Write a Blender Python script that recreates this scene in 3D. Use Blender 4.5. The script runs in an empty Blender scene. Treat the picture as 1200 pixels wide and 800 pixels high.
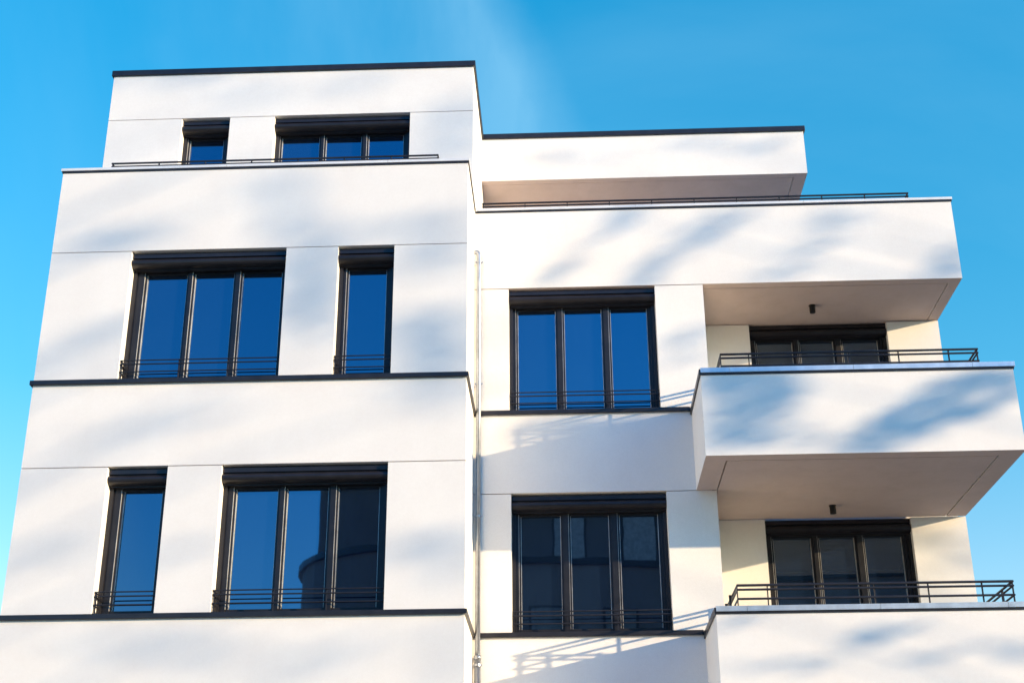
import bpy, bmesh, math, random
from mathutils import Vector, Matrix

random.seed(7)
scene = bpy.context.scene
col = scene.collection
R = math.radians

# ------------------------------------------------------------------ scene, camera
CAM = Vector((1.077, -16.082, 1.6))
RT = Vector((0.99915416, 0.04067582, -0.0060369))
UP = Vector((0.02179947, -0.39945737, 0.91649255))
FW = Vector((-0.0348676, 0.91584894, 0.40000621))
cd = bpy.data.cameras.new('camera')
cd.lens = 1616.709 / 1200 * 36
cd.sensor_width = 36
cd.clip_end = 3000
cam = bpy.data.objects.new('camera', cd)
col.objects.link(cam)
m = Matrix((RT, UP, -FW)).transposed().to_4x4()
m.translation = CAM
cam.matrix_world = m
scene.camera = cam
scene.view_settings.view_transform = 'Standard'
scene.view_settings.look = 'None'
scene.view_settings.exposure = .95
scene.view_settings.gamma = 1.0
scene.view_settings.use_curve_mapping = False

SUN = Vector((2.50, -1.0, 0.547)).normalized()      # towards the sun
ELEV = math.asin(SUN.z)
AZ = math.atan2(SUN.x, SUN.y)                        # clockwise from +Y

# ------------------------------------------------------------------ materials
def mat(name, base=(.8, .8, .8), rough=.6, metal=0., ior=1.45):
    mt = bpy.data.materials.new(name)
    mt.use_nodes = True
    b = mt.node_tree.nodes['Principled BSDF']
    b.inputs['Base Color'].default_value = (*base, 1)
    b.inputs['Roughness'].default_value = rough
    b.inputs['Metallic'].default_value = metal
    b.inputs['IOR'].default_value = ior
    return mt, mt.node_tree, b

def noise(nt, scale, detail=4, vec=None, rough=.55):
    n = nt.nodes.new('ShaderNodeTexNoise')
    n.inputs['Scale'].default_value = scale
    n.inputs['Detail'].default_value = detail
    n.inputs['Roughness'].default_value = rough
    if vec is not None:
        nt.links.new(vec, n.inputs['Vector'])
    return n

def ramp(nt, fac, stops):
    r = nt.nodes.new('ShaderNodeValToRGB')
    e = r.color_ramp.elements
    while len(e) < len(stops):
        e.new(0.5)
    for k, (p, c) in enumerate(stops):
        e[k].position = p
        e[k].color = (*c, 1) if len(c) == 3 else c
    nt.links.new(fac, r.inputs['Fac'])
    return r

def mixrgb(nt, mode, fac, a, b):
    n = nt.nodes.new('ShaderNodeMix')
    n.data_type = 'RGBA'
    n.blend_type = mode
    for sock, v in ((n.inputs[0], fac), (n.inputs[6], a), (n.inputs[7], b)):
        if hasattr(v, 'is_output'):
            nt.links.new(v, sock)
        elif isinstance(v, (int, float)):
            sock.default_value = v
        else:
            sock.default_value = (*v, 1)
    return n.outputs[2]

def bump(nt, b, height, strength, dist):
    n = nt.nodes.new('ShaderNodeBump')
    n.inputs['Strength'].default_value = strength
    n.inputs['Distance'].default_value = dist
    nt.links.new(height, n.inputs['Height'])
    nt.links.new(n.outputs['Normal'], b.inputs['Normal'])
    return n

def objco(nt):
    return nt.nodes.new('ShaderNodeTexCoord').outputs['Object']

M = {}
def render_mat(name, c0, c1, bstr=.25, streak=.05):
    """mineral render: fine sanded grain, broad trowel tone, faint weather streaks"""
    mt, nt, b = mat(name, c0, .85)
    co = objco(nt)
    broad = noise(nt, .9, 5, co, .6)
    grain = noise(nt, 170, 2, co, .7)
    mp = nt.nodes.new('ShaderNodeMapping')
    mp.inputs['Scale'].default_value = (2.2, 2.2, .3)
    nt.links.new(co, mp.inputs['Vector'])
    st = noise(nt, 1.6, 5, mp.outputs['Vector'], .65)
    base = ramp(nt, broad.outputs['Fac'], [(.3, c0), (.7, c1)])
    stain = ramp(nt, st.outputs['Fac'], [(.44, (1, 1, 1)), (.75, (1 - streak * 2.2, 1 - streak * 2.3, 1 - streak * 2.6))])
    c = mixrgb(nt, 'MULTIPLY', 1.0, base.outputs['Color'], stain.outputs['Color'])
    mott = noise(nt, 22, 4, co, .7)
    mr = ramp(nt, mott.outputs['Fac'], [(.3, (.965, .962, .958)), (.7, (1, 1, 1))])
    c = mixrgb(nt, 'MULTIPLY', 1.0, c, mr.outputs['Color'])
    gr = ramp(nt, grain.outputs['Fac'], [(.3, (.90, .90, .90)), (.7, (1, 1, 1))])
    c = mixrgb(nt, 'MULTIPLY', 1.0, c, gr.outputs['Color'])
    nt.links.new(c, b.inputs['Base Color'])
    bump(nt, b, grain.outputs['Fac'], bstr, .004)
    return mt
M['render'] = render_mat('white_render', (.79, .763, .742), (.85, .828, .805), .25, .007)
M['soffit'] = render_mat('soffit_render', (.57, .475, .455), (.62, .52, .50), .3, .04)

def metal_mat(name, c, rough, metal, var=.25, spec=None):
    mt, nt, b = mat(name, c, rough, metal)
    co = objco(nt)
    n = noise(nt, 6, 5, co, .6)
    r = ramp(nt, n.outputs['Fac'], [(.3, tuple(x * (1 - var) for x in c)), (.7, tuple(min(1, x * (1 + var)) for x in c))])
    nt.links.new(r.outputs['Color'], b.inputs['Base Color'])
    rr = nt.nodes.new('ShaderNodeMapRange')
    rr.inputs['To Min'].default_value = rough * .8
    rr.inputs['To Max'].default_value = min(1, rough * 1.25)
    nt.links.new(n.outputs['Fac'], rr.inputs['Value'])
    nt.links.new(rr.outputs['Result'], b.inputs['Roughness'])
    return mt
M['dark'] = metal_mat('anthracite_coated_metal', (.016, .016, .021), .38, 0)
M['frame'] = metal_mat('window_frame_grey', (.012, .012, .016), .40, 0)
M['shutter'] = metal_mat('shutter_box_grey', (.015, .014, .018), .32, 0)
M['glint'] = metal_mat('pale_glint', (.55, .54, .52), .35, .4)  # pale colour stands in for sun glints on the dark frames
M['zinc'] = metal_mat('zinc_coping', (.62, .68, .72), .34, .6, .12)
M['coping'] = metal_mat('light_coated_coping', (.70, .71, .73), .45, .1, .06)
M['galv'] = metal_mat('galvanised_pipe', (.36, .39, .44), .38, .85, .2)
M['black'] = metal_mat('black_lamp_metal', (.008, .008, .009), .5, 0)

mt, nt, b = mat('window_glass', (.004, .010, .028), .015, 0, 2.9)
co = objco(nt)
n1 = noise(nt, 1.3, 2, co)
bump(nt, b, n1.outputs['Fac'], .08, .006)
b.inputs['Specular Tint'].default_value = (.55, .80, 1.0, 1)
M['glass'] = mt

# ------------------------------------------------------------------ mesh helpers
class MB:
    def __init__(s):
        s.bm = bmesh.new()
    def box(s, x0, x1, y0, y1, z0, z1):
        bm = s.bm
        v = [bm.verts.new((x, y, z)) for x in (x0, x1) for y in (y0, y1) for z in (z0, z1)]
        for f in ((0, 1, 3, 2), (4, 6, 7, 5), (0, 4, 5, 1), (2, 3, 7, 6), (0, 2, 6, 4), (1, 5, 7, 3)):
            bm.faces.new([v[i] for i in f])
        return s
    def tube(s, pts, r, seg=10, cap=True):
        """a round bar through the points, mitred at the bends"""
        bm = s.bm
        pts = [Vector(p) for p in pts]
        rad = r if isinstance(r, (list, tuple)) else [r] * len(pts)
        rings = []
        ref = None
        for i, p in enumerate(pts):
            a = (pts[i] - pts[i - 1]).normalized() if i > 0 else None
            c = (pts[i + 1] - pts[i]).normalized() if i < len(pts) - 1 else None
            t = (a + c).normalized() if a is not None and c is not None else (a if a is not None else c)
            if ref is None:
                ref = Vector((0, 0, 1)) if abs(t.z) < .9 else Vector((1, 0, 0))
            u = (ref - t * ref.dot(t)).normalized()
            ref = u
            w = t.cross(u)
            k = 1.0
            if a is not None and c is not None:
                k = 1 / max(.4, math.sqrt(max(.01, (1 + a.dot(c)) / 2)))
            rings.append([bm.verts.new(p + (u * math.cos(2 * math.pi * j / seg) + w * math.sin(2 * math.pi * j / seg)) * rad[i] * (k if seg <= 4 else 1)) for j in range(seg)])
        for q in range(len(rings) - 1):
            for j in range(seg):
                bm.faces.new((rings[q][j], rings[q][(j + 1) % seg], rings[q + 1][(j + 1) % seg], rings[q + 1][j]))
        if cap:
            bm.faces.new(list(reversed(rings[0])))
            bm.faces.new(rings[-1])
        return s
    def extrude_x(s, prof, x0, x1):
        """a (y, z) profile run along X, closed at both ends"""
        bm = s.bm
        A = [bm.verts.new((x0, y, z)) for y, z in prof]
        B = [bm.verts.new((x1, y, z)) for y, z in prof]
        n = len(prof)
        for i in range(n):
            bm.faces.new((A[i], A[(i + 1) % n], B[(i + 1) % n], B[i]))
        bm.faces.new(list(reversed(A)))
        bm.faces.new(B)
        return s
    def build(s, name, material, parent=None, smooth=False, bevel=0):
        bmesh.ops.recalc_face_normals(s.bm, faces=s.bm.faces[:])
        me = bpy.data.meshes.new(name)
        s.bm.to_mesh(me)
        s.bm.free()
        me.materials.append(material)
        if smooth:
            for p in me.polygons:
                p.use_smooth = True
        o = bpy.data.objects.new(name, me)
        col.objects.link(o)
        if parent is not None:
            o.parent = parent
        if bevel:
            bv = o.modifiers.new('bevel', 'BEVEL')
            bv.width = bevel
            bv.segments = 2
            bv.limit_method = 'ANGLE'
        return o

def tag(o, label=None, cat=None, group=None, kind=None):
    for k, v in (('label', label), ('category', cat), ('group', group), ('kind', kind)):
        if v:
            o[k] = v
    return o

def empty(name, loc):
    o = bpy.data.objects.new(name, None)
    o.location = loc
    o.empty_display_size = .5
    col.objects.link(o)
    return o

# ------------------------------------------------------------------ the building
XL, XC, XB, XJ, XR = -5.649, -.114, 2.825, 3.088, 6.69     # left edge, corner, balcony edge, recess jamb, right end
D1, D2 = 1.408, 2.823                                     # right wall plane, recess wall plane
S1, SM1, S2, SM2, PZ = 5.182, 7.048, 8.182, 10.048, 11.285
PHZ, PHT = 13.005, 13.835                                 # penthouse seam and roof
P1, P2, XQ, XPL, XPR = 1.395, 3.476, 5.136, -5.654, -.146
BACK = 13.0
G = .006                                                  # half a joint

bld = empty('apartment_building', (0, 0, 0))
tag(bld, 'modern white rendered apartment building with dark framed windows, balconies and flat roofs', 'building')

T = .30
# left wing ------------------------------------------------------
a = (-4.572, -2.506); bw = (-1.820, -1.076); c = (-4.558, -3.806); e = (-3.132, -1.070)
w = MB()
def zone_left(z0, z1, opens):
    x = XL
    for (o0, o1) in sorted(opens):
        w.box(x, o0, 0, T, z0, z1)
        x = o1
    w.box(x, XC, 0, D1, z0, z1)
w.box(XL, XC, 0, D1, 0, S1 - 1.134 - G)                    # ground storey
w.box(XL, XC, 0, D1, S1 - 1.134 + G, S1 - .03)             # band
zone_left(S1 + .03, SM1 - G, [c, e])
w.box(XL, XC, 0, D1, SM1 + G, S2 - .03)
zone_left(S2 + .03, SM2 - G, [a, bw])
w.box(XC - T, XC - .012, T, D1, SM2 - .2, SM2 + .2)
w.build('facade_wall', M['render'], bld)
MB().box(XL, XC, 0, T, SM2 + G, PZ - .02).box(XC - .011, XC, T, D1, SM2 + G, PZ - .02).box(XC - T, XC - .011, T, D1, SM2 + .2, PZ - .02).box(XL, XL + T, T, P1 - .02, SM2 + G, PZ - .02).build('parapet', M['render'], bld)
MB().box(XL + .02, XC - .02, T, BACK, 0, SM2 - .3).box(XL + .02, XR - .02, D2 + .3, BACK, 0, SM2 - .3).build('inner_wall', M['render'], bld)
# right wing -----------------------------------------------------
g = (.368, 2.416); h = (.386, 2.430); mm = (3.893, 5.926)
w = MB()
w.box(XC, XB, D1, D1 + T, 0, S1 - 1.134 - G)
w.box(XC, XB, D1, D1 + T, S1 - 1.134 + G, S1 - .03)
for z0, z1, o in ((S1 + .03, SM1 - G, h), (S2 + .03, SM2 - G, g)):
    w.box(XC, o[0], D1, D1 + T, z0, z1)
    w.box(o[1], XJ, D1, D1 + T, z0, z1)
    w.box(XJ - T, XJ, D1 + T, D2, z0, z1)
w.box(XC, XB, D1, D1 + T, SM1 + G, S2 - .03)
w.build('facade_wall', M['render'], bld)
MB().box(XC, XJ - .02, D1 + T, D2 + .3, 0, SM2 - .3).build('inner_wall', M['render'], bld)
# upper parapet band of the right wing with the recess ceiling under it
band = MB().box(XC, XJ, D1, D1 + .157, SM2 + G, PZ - .02).box(XJ, XR, D1, D1 + .157, SM2 + G, PZ - .02).box(XR - .15, XR, D1 + .157, BACK, SM2 + G, PZ - .02).build('parapet', M['render'], bld)
MB().box(XC, XR - .15, D1 + .157, D1 + T, SM2 + .3, PZ - .02).build('parapet_lining', M['render'], bld)
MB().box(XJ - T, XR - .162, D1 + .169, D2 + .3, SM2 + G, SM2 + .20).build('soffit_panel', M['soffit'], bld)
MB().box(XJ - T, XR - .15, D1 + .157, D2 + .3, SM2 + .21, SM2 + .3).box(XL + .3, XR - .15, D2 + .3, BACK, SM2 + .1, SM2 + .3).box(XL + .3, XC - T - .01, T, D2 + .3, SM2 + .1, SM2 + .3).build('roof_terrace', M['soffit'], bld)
# recess back walls
for z0, z1 in ((S1 - .85, SM1 - G), (S2 - .85, SM2 - G)):
    MB().box(XJ, mm[0], D2, D2 + .3, z0, z1).build('recess_wall', M['render'], bld)
    MB().box(mm[1], XR, D2, D2 + .3, z0, z1).build('recess_wall', M['render'], bld)
MB().box(XJ, XR, D2, D2 + .3, 0, S1 - .86).build('recess_wall', M['render'], bld)

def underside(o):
    """the faces that look down carry the same darker beige as the soffit panels"""
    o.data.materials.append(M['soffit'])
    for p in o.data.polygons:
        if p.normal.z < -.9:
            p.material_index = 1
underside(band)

# balconies ------------------------------------------------------
def balcony(s, label):
    zb = s - 1.134
    k = MB()
    ins = .265
    # outer faces: front, left cheek, right cheek; rim round the soffit
    k.box(XB, XR, 0, .21, zb, s - .055)
    k.box(XB, XB + ins, .21, D1, zb, s - .06)
    k.box(XR - ins, XR, .21, D2, zb, s - .06)
    o = k.build('balcony', M['render'], bld)
    underside(o)
    tag(o, label)
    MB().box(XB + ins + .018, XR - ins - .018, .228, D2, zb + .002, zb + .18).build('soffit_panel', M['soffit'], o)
    MB().box(XB + ins, XR - ins, .21, D2, zb + .19, zb + .26).build('floor_slab', M['dark'], o)
    # coping: zinc lip; the dark strip under it stands in for its shadow line
    d = MB()
    d.box(XB - .012, XR + .012, -.012, .24, s - .076, s - .05)
    d.box(XB - .02, XB - .004, -.022, D1 - .002, s - .075, s - .002)
    d.build('drip_shadow', M['dark'], o)
    z = MB()
    cuts = [XB - .003, XB + .36, XB + 1.9, XR - .5, XR + .025]
    for q in range(len(cuts) - 1):
        z.box(cuts[q] + .002, cuts[q + 1] - .002, -.028, .26, s - .048, s + .014)
    z.box(XB - .003, XB + .3, .262, D1, s - .048, s + .014)
    z.box(XR - .3, XR + .025, .262, D2 - .004, s - .048, s + .014)
    z.build('coping', M['zinc'], o)
    # railing: three rails running round the balcony, posts on the coping
    x0, x1, y = 3.13, 6.39, .32
    r = MB()
    for dz, rr in ((.335, .016), (.283, .014), (.172, .014)):
        r.tube([(x0, D1 - .06, s + dz), (x0, y, s + dz), (x1, y, s + dz), (x1, D2 - .06, s + dz)], rr, 8)
    rail = r.build('railing', M['dark'], bld)
    for px in (x0, 3.49, 4.125, 4.76, 5.395, 6.03, x1):
        p = MB()
        p.box(px - .006, px + .006, y + .014, y + .044, s + .014, s + .345)
        p.box(px - .03, px + .03, y - .01, y + .07, s + .014, s + .022)
        p.build('post', M['dark'], rail)
    for py in (.86, 1.33):
        MB().box(x0 - .044, x0 - .014, py - .006, py + .006, s + .014, s + .345).build('post', M['dark'], rail)
    for py in (.86, 1.5, 2.1, 2.7):
        MB().box(x1 + .014, x1 + .044, py - .006, py + .006, s + .014, s + .345).build('post', M['dark'], rail)
    return o
balcony(S2, 'upper cantilevered white balcony with dark railing and light metal coping')
balcony(S1, 'lower white balcony with dark railing, at the bottom edge of the picture')

# dark metal ledges at the window feet ---------------------------
for s in (S1, S2):
    k = MB()
    k.box(XL - .035, XC + .03, -.04, .1, s - .03, s + .03)
    k.box(XC, XC + .03, .1, D1 - .04, s - .03, s + .03)
    k.box(XC + .001, XB - .021, D1 - .04, D1 + .1, s - .0295, s + .0295)
    k.box(XL + .002, XC, .1, T, s - .028, s + .026)
    k.box(XC + .001, XJ - .002, D1 + .1, D1 + T, s - .0275, s + .026)
    k.build('window_ledge', M['dark'], bld, bevel=.004)

# copings of the roof terraces -----------------------------------
d = MB()
d.box(XL - .012, XC + .012, -.012, T, PZ - .018, PZ + .004)
d.box(XC - T, XC + .012, T, D1 - .012, PZ - .018, PZ + .004)
d.box(XL - .012, XL + T, T, P1 - .02, PZ - .018, PZ + .004)
d.box(XC + .012, XR + .012, D1 - .012, D1 + T, PZ - .018, PZ + .004)
d.box(XR - .15, XR + .012, D1 + T, BACK, PZ - .018, PZ + .004)
d.build('drip_shadow', M['dark'], bld)  # dark strips built in place of the shadow under the terrace copings
z = MB()
for q0, q1 in ((XL - .025, -3.4), (-3.4, -1.2), (-1.2, XC + .02)):
    z.box(q0 + .002, q1 - .002, -.026, T + .03, PZ + .008, PZ + .045)
z.box(XC - T, XC + .02, T + .032, D1 - .03, PZ + .008, PZ + .045)
z.box(XL - .025, XL + T, T + .032, P1 - .02, PZ + .008, PZ + .045)
for q0, q1 in ((XC + .022, 2.2), (2.2, 4.6), (4.6, XR + .02)):
    z.box(q0 + .002, q1 - .002, D1 - .026, D1 + T + .03, PZ + .008, PZ + .045)
z.box(XR - .15, XR + .02, D1 + T + .032, BACK, PZ + .008, PZ + .045)
z.build('coping', M['coping'], bld)

# terrace railings (only their upper rails clear the copings)
def terrace_rail(x0, x1, y):
    r = MB()
    for dz, rr in ((.335, .016), (.285, .014), (.17, .014)):
        r.tube([(x0, y + .9, PZ + dz), (x0, y, PZ + dz), (x1, y, PZ + dz), (x1, y + .9, PZ + dz)], rr, 8)
    o = r.build('railing', M['dark'], bld)
    n = max(2, round((x1 - x0) / .64))
    for q in range(n + 1):
        px = x0 + (x1 - x0) * q / n
        MB().box(px - .006, px + .006, y + .014, y + .044, PZ + .055, PZ + .345).build('post', M['dark'], o)
terrace_rail(-5.12, -.56, .36)
terrace_rail(-.02, 6.2, D1 + .36)

# penthouse ------------------------------------------------------
pn = (-4.53, -3.803); pw = (-3.13, -1.09)
w = MB()
FL = SM2 + .3
w.box(XPL, XPR, P1, BACK, PHZ + G, PHT - .045)
x = XPL
for o0, o1 in (pn, pw):
    w.box(x, o0, P1, P1 + .3, FL, PHZ - G)
    x = o1
w.box(x, XPR, P1, P1 + .3, FL, PHZ - G)
w.box(XPL, XPR, P1 + .3, BACK, FL, PHZ - G)
w.box(pn[0], pn[1], P1, P1 + .3, FL, PHZ - 1.82).box(pw[0], pw[1], P1, P1 + .3, FL, PHZ - 1.82)
w.build('penthouse_wall', M['render'], bld)
MB().box(XPL - .03, XPR + .03, P1 - .03, BACK + .03, PHT - .045, PHT + .05).build('roof_edge', M['dark'], bld, bevel=.006)
# set back penthouse with its roof overhang on the right
k = MB()
k.box(XPR, XQ, P2, P2 + .13, PHZ - .005, PHT - .045)
k.box(XQ - .2, XQ, P2 + .13, BACK, PHZ - .005, PHT - .045)
k.box(XPR, XQ - .2, P2 + .142, BACK, PHZ + .25, PHT - .045)
underside(k.build('roof_overhang', M['render'], bld))
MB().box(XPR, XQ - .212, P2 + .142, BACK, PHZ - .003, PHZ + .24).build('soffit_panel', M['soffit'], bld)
MB().box(XPR, XQ + .03, P2 - .03, BACK + .03, PHT - .046, PHT + .046).build('roof_edge', M['dark'], bld, bevel=.006)
MB().box(XPR, XQ - .02, P2 + 1.45, BACK - .02, FL, PHZ - .006).build('penthouse_wall', M['render'], bld)

# windows --------------------------------------------------------
def window(x0, x1, z0, z1, yf, panes, label=None, shutter=True, rail=True, depth=.2, topbar=0):
    """yf: wall face; frame sits depth behind it; panes: (x0, x1) of the visible glass"""
    y = yf + depth
    ztop = z1
    zg1 = z1 - .235 if shutter else z1 - .24          # top of the glass
    zg0 = z0 + .085
    f = MB()
    pj = .105                                         # jamb height filled by the shutter box
    f.box(x0, x1, y + .001, y + .1, zg1 + .045, z1)    # head
    f.box(x0, x1, y, y + .1, z0, zg0 - .03)            # foot
    xs = [x0] + [v for p in panes for v in p] + [x1]
    sw = .028                                          # sash face left showing round each pane
    f.box(x0, panes[0][0] - sw, y, y + .1, zg0 - .03, zg1 + .045)
    f.box(panes[-1][1] + sw, x1, y, y + .1, zg0 - .03, zg1 + .045)
    for q in range(len(panes) - 1):
        f.box(panes[q][1] + sw, panes[q + 1][0] - sw, y, y + .1, zg0 - .03, zg1 + .045)
    o = f.build('window', M['frame'], bld)
    if label:
        tag(o, label)
    for (p0, p1) in panes:
        s = MB()
        ys = y + .022
        s.box(p0 - sw, p0, ys, ys + .07, zg0 - .03, zg1 + .045)
        s.box(p1, p1 + sw, ys, ys + .07, zg0 - .03, zg1 + .045)
        s.box(p0, p1, ys, ys + .07, zg0 - .03, zg0)
        s.box(p0, p1, ys, ys + .07, zg1, zg1 + .045)
        s.build('sash', M['frame'], o)
        bd = MB()
        yb = ys + .014
        bd.box(p0 + .0005, p0 + .007, yb, yb + .03, zg0 + .002, zg1 - .002)
        bd.box(p1 - .007, p1 - .0005, yb, yb + .03, zg0 + .002, zg1 - .002)
        bd.build('glint_bead', M['glint'], o)  # pale bead added to draw the glint beside the glass
        gl = MB().box(p0 + .001, p1 - .001, ys + .045, ys + .055, zg0 + .001, zg1 - .001)
        gp = gl.build('pane', M['glass'], o)
        jig = random.uniform(-.0022, .0022)
        for v in gp.data.vertices:
            v.co.y += jig * (v.co.x - p0) + jig * .8 * (v.co.z - zg0)
        # pale strip on the frame rebate, coloured to read as a sun glint
        eb = MB().box(p0 - sw + .0005, p0 - sw + .005, y + .003, ys - .0005, zg0, zg1 + .02)
        eb.build('frame_glint', M['glint'], o)
    if shutter:
        prof = [(y, z1 - .002), (yf + .075, z1 - .002), (yf + .06, z1 - .01), (yf + .06, z1 - .066), (yf + .085, z1 - .07), (yf + .085, z1 - .078)]
        cy_, cz_, rr = yf + .105, z1 - .138, .062
        for q in range(0, 11):
            t = R(90 + 18 * q)
            prof.append((cy_ + rr * math.cos(t) * 1.35, cz_ + rr * math.sin(t)))
        prof += [(yf + .125, z1 - .204), (yf + .125, z1 - .216), (y, z1 - .216)]
        MB().extrude_x(prof, x0 + .003, x1 - .003).build('shutter_box', M['shutter'], o)
        for xa, xb in ((x0 + .002, x0 + .05), (x1 - .05, x1 - .002)):
            MB().box(xa, xb, y - .035, y - .001, z0 + .002, z1 - .217).build('guide_rail', M['frame'], o)
    if rail:
        r = MB()
        ry = yf + .03
        for dz, rr in ((.275, .0085), (.222, .0095), (.118, .0085)):
            r.tube([(x0 + .012, y - .036, z0 + dz), (x0 + .012, ry, z0 + dz), (x1 - .012, ry, z0 + dz), (x1 - .012, y - .036, z0 + dz)], rr, 8)
        posts = [x0 + .02, x1 - .02] + [(panes[q][1] + panes[q + 1][0]) / 2 for q in range(len(panes) - 1)]
        for px in posts:
            r.box(px - .006, px + .006, ry + .010, ry + .036, z0 + .02, z0 + .285)
            r.box(px - .02, px + .02, ry - .004, ry + .05, z0 - .001, z0 + .02)
        r.build('guard_rail', M['dark'], o)
    return o

Z1, Z2 = S1 + .03, S2 + .03
TP = .012
window(a[0], a[1], Z2, SM2 - TP, 0, [(-4.403, -3.857), (-3.760, -3.232), (-3.120, -2.590)], 'wide three-pane window on the upper storey of the left wing')
window(bw[0], bw[1], Z2, SM2 - TP, 0, [(-1.703, -1.195)], 'narrow single-pane window on the upper storey of the left wing')
window(c[0], c[1], Z1, SM1 - TP, 0, [(-4.392, -3.905)], 'narrow single-pane window on the lower storey of the left wing')
window(e[0], e[1], Z1, SM1 - TP, 0, [(-2.984, -2.456), (-2.346, -1.826), (-1.705, -1.190)], 'wide three-pane window on the lower storey of the left wing')
window(g[0], g[1], Z2, SM2 - TP, D1, [(.484, 1.018), (1.138, 1.666), (1.788, 2.304)], 'wide three-pane window beside the upper balcony')
window(h[0], h[1], Z1, SM1 - TP, D1, [(.503, 1.033), (1.160, 1.669), (1.805, 2.319)], 'wide three-pane window beside the lower balcony')
for s, sm, lab in ((S2, SM2, 'balcony door behind the upper balcony'), (S1, SM1, 'balcony door behind the lower balcony')):
    window(mm[0], mm[1], s - .85, sm + (.001 if sm == SM1 else .005), D2, [(4.008, 4.540), (4.652, 5.147), (5.282, 5.806)], lab, rail=False, depth=.14)
window(pn[0], pn[1], PHZ - 1.82, PHZ - TP, P1, [(-4.445, -3.93)], 'small single-pane penthouse window', rail=False)
window(pw[0], pw[1], PHZ - 1.82, PHZ - TP, P1, [(-3.045, -2.475), (-2.379, -1.840), (-1.735, -1.205)], 'wide three-pane penthouse window', rail=False)

# ceiling lamps over the balconies
for sm in (SM1, SM2):
    zc = sm + (.002 if sm == SM1 else G)
    k = MB().tube([(4.737, 2.21, zc + .01), (4.737, 2.21, zc - .115)], .042, 20)
    k.tube([(4.737, 2.21, zc + .01), (4.737, 2.21, zc - .006)], .05, 20)
    k.build('ceiling_lamp', M['black'], bld)

# downpipe in the inner corner
px, py = -.045, D1 - .07
k = MB()
k.tube([(XC - .02, py, 10.60), (-.085, py, 10.60), (-.065, py, 10.592), (-.052, py, 10.572), (px, py, 10.54), (px, py, 4.86)], .033, 16)
pipe = k.build('downpipe', M['galv'], bld, smooth=True)
MB().tube([(px, py, 4.9), (px, py, 0)], .041, 16).tube([(px, py, 4.92), (px, py, 4.87)], .046, 16).build('pipe_sleeve', M['galv'], pipe, smooth=True)
for zz in (10.44, 8.59, 6.726, 4.80):
    MB().tube([(px, py, zz - .014), (px, py, zz + .014)], .045 if zz < 4.85 else .039, 16).box(px - .055, px + .055, py - .004, py + .004, zz - .012, zz + .012).box(px - .005, px + .005, py + .03, D1, zz - .005, zz + .005).build('pipe_bracket', M['galv'], pipe)

# ------------------------------------------------------------------ ground
mt, nt, b = mat('pale_paving', (.4, .36, .3), .9)
co = objco(nt)
n1 = noise(nt, .35, 6, co)
n2 = noise(nt, 40, 3, co)
r = ramp(nt, n1.outputs['Fac'], [(.3, (.27, .225, .18)), (.7, (.35, .29, .235))])
nt.links.new(r.outputs['Color'], b.inputs['Base Color'])
bump(nt, b, n2.outputs['Fac'], .4, .01)
gm = bpy.data.meshes.new('ground')
gm.from_pydata([(-1200, -1200, 0), (1200, -1200, 0), (1200, 1200, 0), (-1200, 1200, 0)], [], [(0, 1, 2, 3)])
gm.materials.append(mt)
gr = bpy.data.objects.new('ground', gm)
col.objects.link(gr)
tag(gr, kind='structure')

# ------------------------------------------------------------------ building across the yard (seen mirrored in the lower windows)
opp = empty('apartment_building', (8, -40, 0))
tag(opp, 'grey apartment block with rounded corner and dark cornices, mirrored in the lower windows', 'building')
M['curtain'] = metal_mat('curtained_window', (.20, .185, .20), .5, 0)
M['blind'] = metal_mat('lowered_blind', (.42, .38, .43), .5, 0)
opp_wall = render_mat('grey_render', (.18, .145, .155), (.22, .18, .19), .2, .05)
YO = -40
k = MB()
k.box(-9.5, 26, YO - 12, YO, 0, 20.2)
ow = k.build('wall', opp_wall, opp)
k = MB()
seg = 20
def rounded(rad, z0, z1, cx=-4.7, cy=YO + .6):
    """a storey-high bay that ends in a half round"""
    bm = k.bm
    pts = [(26 + rad - 5.2, cy + rad), (26 + rad - 5.2, cy - 2)]
    ring = [(cx + rad * math.cos(R(90 + 180 * q / seg)), cy + rad * math.sin(R(90 + 180 * q / seg))) for q in range(seg + 1)]
    poly = [(24, cy + rad)] + ring + [(24, cy - rad)]
    A = [bm.verts.new((x, y, z0)) for x, y in poly]
    B = [bm.verts.new((x, y, z1)) for x, y in poly]
    n = len(poly)
    for i in range(n):
        bm.faces.new((A[i], A[(i + 1) % n], B[(i + 1) % n], B[i]))
    bm.faces.new(list(reversed(A)))
    bm.faces.new(B)
rounded(5.2, 0, 15.3)
k.build('bay', opp_wall, opp)
k = MB()
rounded(5.36, 15.3, 15.54)
k.build('cornice', M['dark'], opp)
MB().box(-9.9, 26.4, YO - 12.4, YO + .5, 20.2, 20.7).build('cornice', M['dark'], opp)
for z0 in (2, 5.2, 8.4, 11.6):
    for q in range(9):
        xx = -3.5 + q * 3.0
        o = MB().box(xx, xx + 1.5, YO + 5.78, YO + 5.86, z0, z0 + 2).build('window', M['frame'], opp)
        MB().box(xx + .1, xx + 1.4, YO + 5.862, YO + 5.88, z0 + .1, z0 + 1.9).build('pane', M['curtain'], o)
for q in range(9):
    xx = -6.2 + q * 3.3
    o = MB().box(xx, xx + 1.6, YO - .01, YO + .06, 16.5, 19.2).build('window', M['frame'], opp)
    MB().box(xx + .1, xx + 1.5, YO + .062, YO + .08, 16.6, 19.1).build('pane', M['blind'] if q % 3 != 1 else M['curtain'], o)
for ch in opp.children:
    ch.location = (-8, 40, 0)

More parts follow.
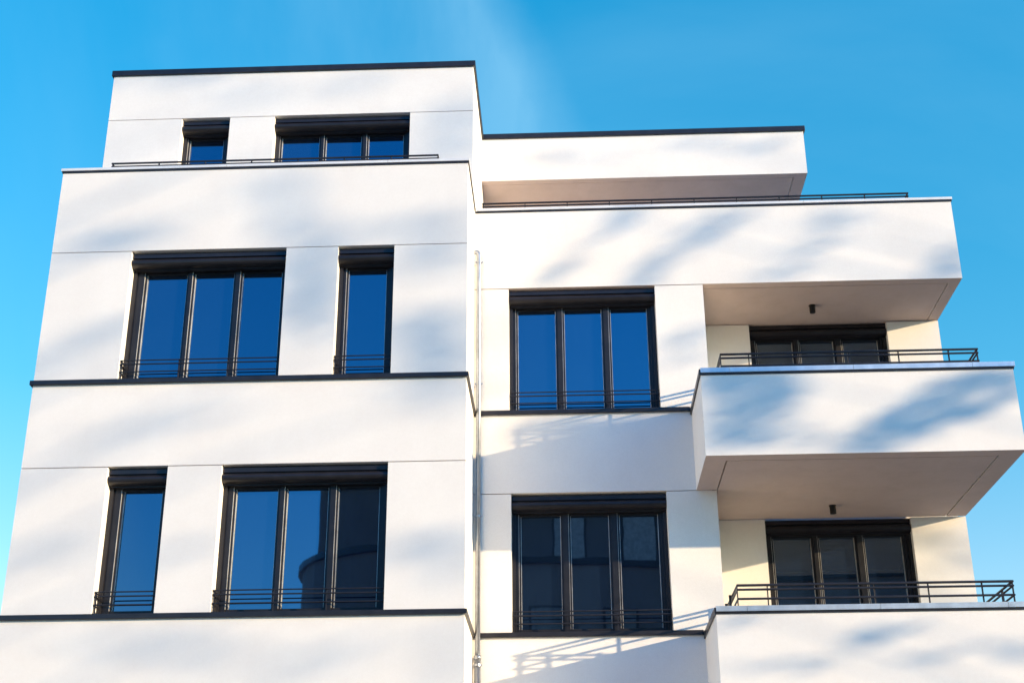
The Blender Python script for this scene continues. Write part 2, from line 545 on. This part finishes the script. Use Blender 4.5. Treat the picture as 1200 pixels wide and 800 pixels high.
# where the sprays of leaves shade the facade: x, wall plane, height, half width, half height, thickness
NEAR = [(6.1, 2.823, 6.76, 0.47, 0.12, 0.5), (6.23, 2.823, 6.38, 0.46, 0.07, 0.25), (1.05, 3.476, 13.33, 0.84, 0.19, 0.3), (3.85, 3.476, 13.57, 1.11, 0.15, 0.25)]
NEAR_PATCHES = [(0, 2.0, [(2.74, 8.22), (4.04, 8.17), (4.15, 7.9), (3.89, 7.64), (3.39, 7.28), (2.79, 7.03)]),
    (0, 1.7, [(5.71, 7.99), (6.78, 8.15), (6.72, 7.74), (5.94, 7.36), (5.13, 7.04), (4.22, 7.02), (4.48, 7.25), (5.14, 7.62)]),
    (0, 0.45, [(3.39, 7.28), (3.89, 7.62), (4.48, 7.25), (4.22, 7.04), (3.38, 7.08)]),
    (1.408, .7, [(1.92, 11.29), (2.45, 11.28), (1.51, 10.53), (1.08, 10.03), (0.54, 10.05), (1.09, 10.57)]),
    (1.408, .8, [(3.34, 11.25), (4.0, 11.24), (3.02, 10.55), (2.43, 10.03), (1.8, 10.04), (2.42, 10.56)]),
    (1.408, .25, [(4.83, 11.27), (5.67, 11.24), (4.48, 10.11), (3.53, 10.08)]),
    (1.408, 1.5, [(6.2, 10.17), (6.7, 10.66), (6.69, 10.02), (6.15, 10.04)]),
    (1.408, 1.9, [(0.3, 8.12), (2.75, 8.12), (2.7, 7.9), (1.55, 7.72), (0.2, 7.6)]),
    (1.408, 0.5, [(-0.0, 9.97), (0.37, 9.96), (0.36, 8.23), (0.0, 8.24)]),
    (1.408, 0.4, [(2.53, 9.19), (3.0, 9.56), (3.0, 8.86), (2.53, 8.81)]),
    (0, 0.9, [(2.81, 5.14), (3.43, 5.13), (2.92, 4.92), (2.84, 4.94)]),
    (0, 0.9, [(4.24, 4.9), (5.28, 4.98), (4.86, 4.79), (4.36, 4.66)]),
    (0, 0.35, [(2.9, 4.6), (4.45, 4.6), (3.95, 4.44), (2.88, 4.41)]),
    (0, 0.3, [(4.95, 4.67), (6.26, 4.75), (6.23, 4.54), (4.93, 4.5)])]
FAR = [(-3.5, 0, 14.6, .9, .5, .8), (-1.2, 0, 14.9, .8, .5, .8)]
FAR_PATCHES = [(0, 0.5, [(-5.55, 10.1), (-5.54, 10.49), (-5.14, 10.48), (-4.16, 10.5), (-4.17, 10.09)]),
    (0, 0.7, [(-3.06, 11.24), (-2.39, 11.22), (-2.21, 10.1), (-2.72, 10.12), (-2.77, 10.5)]),
    (0, 0.3, [(-2.23, 10.49), (-0.15, 10.56), (-0.14, 10.06), (-2.21, 10.09)]),
    (0, 1.1, [(-2.52, 10.07), (-1.8, 10.08), (-1.79, 8.77), (-2.05, 8.73), (-2.52, 8.84)]),
    (0, 0.6, [(-1.07, 10.06), (-0.11, 10.06), (-0.11, 9.63), (-1.03, 9.58)]),
    (0, 1.0, [(-1.08, 9.12), (-0.63, 9.01), (-0.1, 9.24), (-0.1, 8.19), (-0.83, 8.21), (-1.06, 8.54)]),
    (0, 0.5, [(-5.58, 8.98), (-4.46, 9.02), (-4.44, 8.86), (-5.56, 8.83)]),
    (0, 0.8, [(-1.16, 8.13), (-0.1, 8.14), (-0.1, 7.76), (-0.39, 7.66), (-0.72, 7.84)]),
    (0, 0.2, [(-5.45, 7.59), (-4.38, 7.68), (-2.76, 7.76), (-2.75, 7.65), (-5.31, 7.34)]),
    (0, 0.55, [(-5.56, 6.06), (-4.54, 6.08), (-4.52, 5.9), (-5.56, 5.86)]),
    (0, 0.5, [(-3.81, 6.08), (-3.11, 6.09), (-3.12, 5.92), (-3.81, 5.91)]),
    (0, 1.2, [(-1.07, 6.01), (-0.12, 6.19), (-0.08, 5.53), (-0.36, 5.68), (-0.57, 5.9), (-1.06, 5.9)]),
    (0, 0.6, [(-5.01, 5.03), (-4.29, 4.98), (-3.06, 4.8), (-2.24, 4.67), (-2.24, 4.56), (-3.55, 4.69), (-4.99, 4.88)]),
    (0, 0.4, [(-2.24, 4.67), (-1.55, 4.76), (-1.16, 4.96), (-0.96, 4.93), (-1.44, 4.61), (-2.24, 4.55)]),
    (0, 0.8, [(-0.31, 5.04), (-0.06, 5.1), (-0.03, 4.37), (-0.37, 4.45)]),
    (1.4, 0.8, [(-0.93, 12.19), (-0.77, 12.61), (-0.14, 13.46), (-0.14, 12.15)]),
    (1.4, 0.35, [(-2.28, 13.53), (-1.64, 13.74), (-1.63, 13.42), (-2.14, 13.28)]),
    (1.4, 0.2, [(-4.75, 13.46), (-3.06, 13.56), (-3.18, 13.29)])]
# ------------------------------------------------------------------ trees in front of the building, off to the sunny side
def leaf_mat(name, c0, c1):
    mt, nt, b = mat(name, c0, .55)
    oi = noise(nt, 1.7, 3, objco(nt))
    r = ramp(nt, oi.outputs['Fac'], [(.35, c0), (.65, c1)])
    nt.links.new(r.outputs['Color'], b.inputs['Base Color'])
    return mt
M['leaf'] = leaf_mat('leaf_green', (.045, .075, .018), (.10, .105, .025))
mt, nt, b = mat('bark', (.09, .07, .05), .9)
wv = noise(nt, 9, 6, objco(nt))
r_ = ramp(nt, wv.outputs['Fac'], [(.3, (.05, .04, .03)), (.7, (.14, .11, .085))])
nt.links.new(r_.outputs['Color'], b.inputs['Base Color'])
bump(nt, b, wv.outputs['Fac'], .8, .03)
M['bark'] = mt

S_ = Vector((2.5, -1.0, .547))          # one step towards the sun
def tree(label, trunk_x, k, sprays, seed, spread, patches=(), clear=XR + 2.2):
    """a tall tree with loose sprays of leaves; trunk_x is where its trunk's shade meets the facade line"""
    rnd = random.Random(seed)
    base = Vector((trunk_x, 0, 0)) + Vector((2.5, -1.0, 0)) * k
    zs = [x[2] + .547 * k for x in sprays] + [p[1] + .547 * k for q in patches for p in q[2]]
    top = max(zs) + 2.2
    root = empty('deciduous_tree', base)
    tag(root, label, 'tree', 'trees on the sunny side of the yard')
    wood = MB()
    leaf = MB()
    tp = []
    for q in range(13):
        f = q / 12
        tp.append((base.x + .25 * math.sin(f * 5 + seed), base.y + .25 * math.sin(f * 4 + 2 + seed), f * top))
    wood.tube(tp, [.27 * (1 - q / 12 * .88) for q in range(13)], 10)
    def at_trunk(z):
        f = max(0, min(.999, z / top)) * 12
        i = int(f)
        return Vector(tp[i]).lerp(Vector(tp[i + 1]), f - i)
    def bough(p, r0):
        d = math.hypot(p.x - base.x, p.y - base.y)
        a = at_trunk(max(3.0, p.z - .35 * d - .8))
        pts = []
        for q in range(7):
            f = q / 6
            v = a.lerp(p, f)
            v.z += .35 * math.sin(math.pi * f) * (.4 + .2 * d) * .5
            v += Vector((rnd.uniform(-1, 1), rnd.uniform(-1, 1), rnd.uniform(-1, 1))) * .06 * (0 < q < 6)
            pts.append(v)
        wood.tube(pts, [r0 * (1 - .8 * q / 6) for q in range(7)], 5)
    def put_leaf(p, s):
        bm = leaf.bm
        u = Vector((rnd.gauss(0, 1), rnd.gauss(0, 1), rnd.gauss(0, .6))).normalized()
        w = u.cross(Vector((rnd.gauss(0, 1), rnd.gauss(0, 1), rnd.gauss(0, 1)))).normalized()
        n = u.cross(w)
        A = bm.verts.new(p - u * s * .55)
        B = bm.verts.new(p + w * s * .33 + n * s * .08)
        C_ = bm.verts.new(p + u * s * .55)
        D = bm.verts.new(p - w * s * .33 + n * s * .08)
        bm.faces.new((A, B, C_))
        bm.faces.new((A, C_, D))
    ex = Vector((1, 0, 0))
    for (x, y, z, rx, rz, dens) in sprays:
        kk = k + y + rnd.uniform(-.7, .7)
        c = Vector((x, y, z)) + S_ * kk
        bough(c, .035)
        area = math.pi * rx * rz * .364
        s = .15
        n = max(4, int(dens * area * 1.9 / (.22 * s * s)))
        for _ in range(n):
            while True:
                gx, gz = rnd.gauss(0, .62), rnd.gauss(0, .62)
                if gx * gx + gz * gz < 2.6:
                    break
            p = Vector((x + gx * rx, y, z + gz * rz)) + S_ * (kk + rnd.uniform(-.22, .22))
            put_leaf(p, s * rnd.uniform(.7, 1.2))
        for _ in range(max(2, n // 30)):
            q = Vector((x + rnd.uniform(-.7, .7) * rx, y, z + rnd.uniform(-.7, .7) * rz)) + S_ * (kk + rnd.uniform(-.2, .2))
            wood.tube([c, c.lerp(q, .5) + Vector((0, 0, .04)), q], [.012, .008, .004], 4)
    for (y, dens, poly) in patches:
        xs = [p[0] for p in poly]
        hs_ = [p[1] for p in poly]
        n_ = len(poly)
        area = abs(sum(poly[i][0] * poly[(i + 1) % n_][1] - poly[(i + 1) % n_][0] * poly[i][1] for i in range(n_))) / 2 * .364
        s = .13
        n = int(dens * area * 1.5 / (.22 * s * s))
        kk = k + y + rnd.uniform(-.6, .6)
        # a bough along the longer way through the spray
        i0 = max(range(n_), key=lambda i: poly[i][0] + poly[i][1])
        i1 = min(range(n_), key=lambda i: poly[i][0] + poly[i][1])
        mx, mz = sum(xs) / n_, sum(hs_) / n_
        far_end = Vector((.7 * poly[i1][0] + .3 * mx, y, .7 * poly[i1][1] + .3 * mz)) + S_ * kk
        near_end = Vector((.7 * poly[i0][0] + .3 * mx, y, .7 * poly[i0][1] + .3 * mz)) + S_ * kk
        bough(near_end, .04)
        wood.tube([near_end, near_end.lerp(far_end, .5) + Vector((0, 0, .05)), far_end], [.02, .014, .006], 5)
        made_ = 0
        while made_ < n:
            px_, pz_ = rnd.uniform(min(xs), max(xs)), rnd.uniform(min(hs_), max(hs_))
            ins_ = False
            for i in range(n_):
                (ax, az), (bx_, bz_) = poly[i], poly[i - 1]
                if (az > pz_) != (bz_ > pz_) and px_ < (bx_ - ax) * (pz_ - az) / (bz_ - az) + ax:
                    ins_ = not ins_
            if not ins_:
                continue
            made_ += 1
            put_leaf(Vector((px_, y, pz_)) + S_ * (kk + rnd.uniform(-.2, .2)), s * rnd.uniform(.7, 1.2))
    # the rest of the crown, shading the ground beside the building
    made = 0
    tries = 0
    while made < 120 and tries < 9000:
        tries += 1
        an = rnd.uniform(0, 2 * math.pi)
        zz = rnd.uniform(4.5, top)
        rad = spread * math.sqrt(rnd.random()) * (1 - .55 * abs(zz / top - .62) / .62)
        c = Vector((base.x + rad * math.cos(an), base.y + rad * math.sin(an), zz))
        xf = c.x + 2.5 * c.y
        zf = c.z + .547 * c.y
        if XL - 1.6 < xf < clear and zf > 2.5:
            continue
        made += 1
        bough(c, .045)
        for _ in range(230):
            p = c + Vector((rnd.gauss(0, .5), rnd.gauss(0, .5), rnd.gauss(0, .36)))
            xq = p.x + 2.5 * p.y
            if XL - .5 < xq < clear - 1.2:
                continue
            put_leaf(p, rnd.uniform(.12, .2))
    for o in (wood.build('trunk', M['bark'], root), leaf.build('crown', M['leaf'], root)):
        o.location = -base
tree('tall leafy tree nearest the building on the sunny right side', 16.6, 8.5, NEAR, 3, 4.2, NEAR_PATCHES, XR + 8.6)
tree('taller leafy tree farther off on the sunny right side', -9.0, 17.0, FAR, 11, 4.0, FAR_PATCHES)

# ------------------------------------------------------------------ light
sd = bpy.data.lights.new('sun', 'SUN')
sd.energy = 4.8
sd.angle = R(.53)
sd.color = (1, .745, .44)
sun = bpy.data.objects.new('sun', sd)
sun.rotation_euler = SUN.to_track_quat('Z', 'Y').to_euler()
sun.location = (30, -12, 20)
col.objects.link(sun)

world = bpy.data.worlds.new('World')
scene.world = world
world.use_nodes = True
nt = world.node_tree
bg = nt.nodes['Background']
sky = nt.nodes.new('ShaderNodeTexSky')
sky.sky_type = 'NISHITA'
sky.sun_disc = False
sky.sun_elevation = ELEV
sky.sun_rotation = AZ
sky.air_density = 1.0
sky.dust_density = .5
sky.ozone_density = 2.0
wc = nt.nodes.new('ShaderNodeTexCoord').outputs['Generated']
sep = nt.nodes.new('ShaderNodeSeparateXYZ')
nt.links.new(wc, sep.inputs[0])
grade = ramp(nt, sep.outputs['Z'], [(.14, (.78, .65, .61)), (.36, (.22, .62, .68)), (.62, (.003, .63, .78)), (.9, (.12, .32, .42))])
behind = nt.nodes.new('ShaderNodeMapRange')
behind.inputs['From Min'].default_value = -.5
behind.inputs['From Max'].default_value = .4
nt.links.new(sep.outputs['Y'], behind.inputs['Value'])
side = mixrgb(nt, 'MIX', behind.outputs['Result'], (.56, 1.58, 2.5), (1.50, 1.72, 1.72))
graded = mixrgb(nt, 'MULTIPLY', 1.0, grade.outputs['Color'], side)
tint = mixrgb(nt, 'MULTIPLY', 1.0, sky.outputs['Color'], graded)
# thin wind-drawn cirrus
mp = nt.nodes.new('ShaderNodeMapping')
mp.inputs['Location'].default_value = (7.3, 2.2, 5.1)
mp.inputs['Rotation'].default_value = (R(10), R(-50), R(15))
mp.inputs['Scale'].default_value = (1.6, 5.0, 1.3)
nt.links.new(wc, mp.inputs['Vector'])
c1 = noise(nt, 1.15, 7, mp.outputs['Vector'], .52)
c1.inputs['Distortion'].default_value = .5
cr = ramp(nt, c1.outputs['Fac'], [(.46, (0, 0, 0)), (.80, (1, 1, 1))])
fac = nt.nodes.new('ShaderNodeMath')
fac.operation = 'MULTIPLY'
fac.inputs[1].default_value = 0.09
nt.links.new(cr.outputs['Color'], fac.inputs[0])
# one broad plume of cirrus with a clean leading edge
dp = nt.nodes.new('ShaderNodeVectorMath')
dp.operation = 'DOT_PRODUCT'
dp.inputs[1].default_value = (-0.92354727, 0.21004919, -0.32084231)
nt.links.new(wc, dp.inputs[0])
wob = noise(nt, 5.0, 6, wc, .6)
wadd = nt.nodes.new('ShaderNodeMath')
wadd.operation = 'MULTIPLY_ADD'
wadd.inputs[1].default_value = .05
nt.links.new(wob.outputs['Fac'], wadd.inputs[0])
nt.links.new(dp.outputs['Value'], wadd.inputs[2])
plume = ramp(nt, wadd.outputs[0], [(.010, (0, 0, 0)), (.048, (.18, .18, .18)), (.090, (.13, .13, .13)), (.17, (.06, .06, .06)), (.42, (.03, .03, .03))])
mp2 = nt.nodes.new('ShaderNodeMapping')
mp2.inputs['Rotation'].default_value = (0, R(28), R(20))
mp2.inputs['Scale'].default_value = (9, 2.5, 2.5)
nt.links.new(wc, mp2.inputs['Vector'])
fib = noise(nt, 1.6, 6, mp2.outputs['Vector'], .55)
fibr = ramp(nt, fib.outputs['Fac'], [(.35, (.35, .35, .35)), (.65, (1, 1, 1))])
pl = mixrgb(nt, 'MULTIPLY', 1.0, plume.outputs['Color'], fibr.outputs['Color'])
fac2 = nt.nodes.new('ShaderNodeMath')
fac2.operation = 'ADD'
fac2.use_clamp = True
nt.links.new(fac.outputs[0], fac2.inputs[0])
nt.links.new(pl, fac2.inputs[1])
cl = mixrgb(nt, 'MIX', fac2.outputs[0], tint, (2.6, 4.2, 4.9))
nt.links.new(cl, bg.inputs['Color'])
bg.inputs['Strength'].default_value = .15
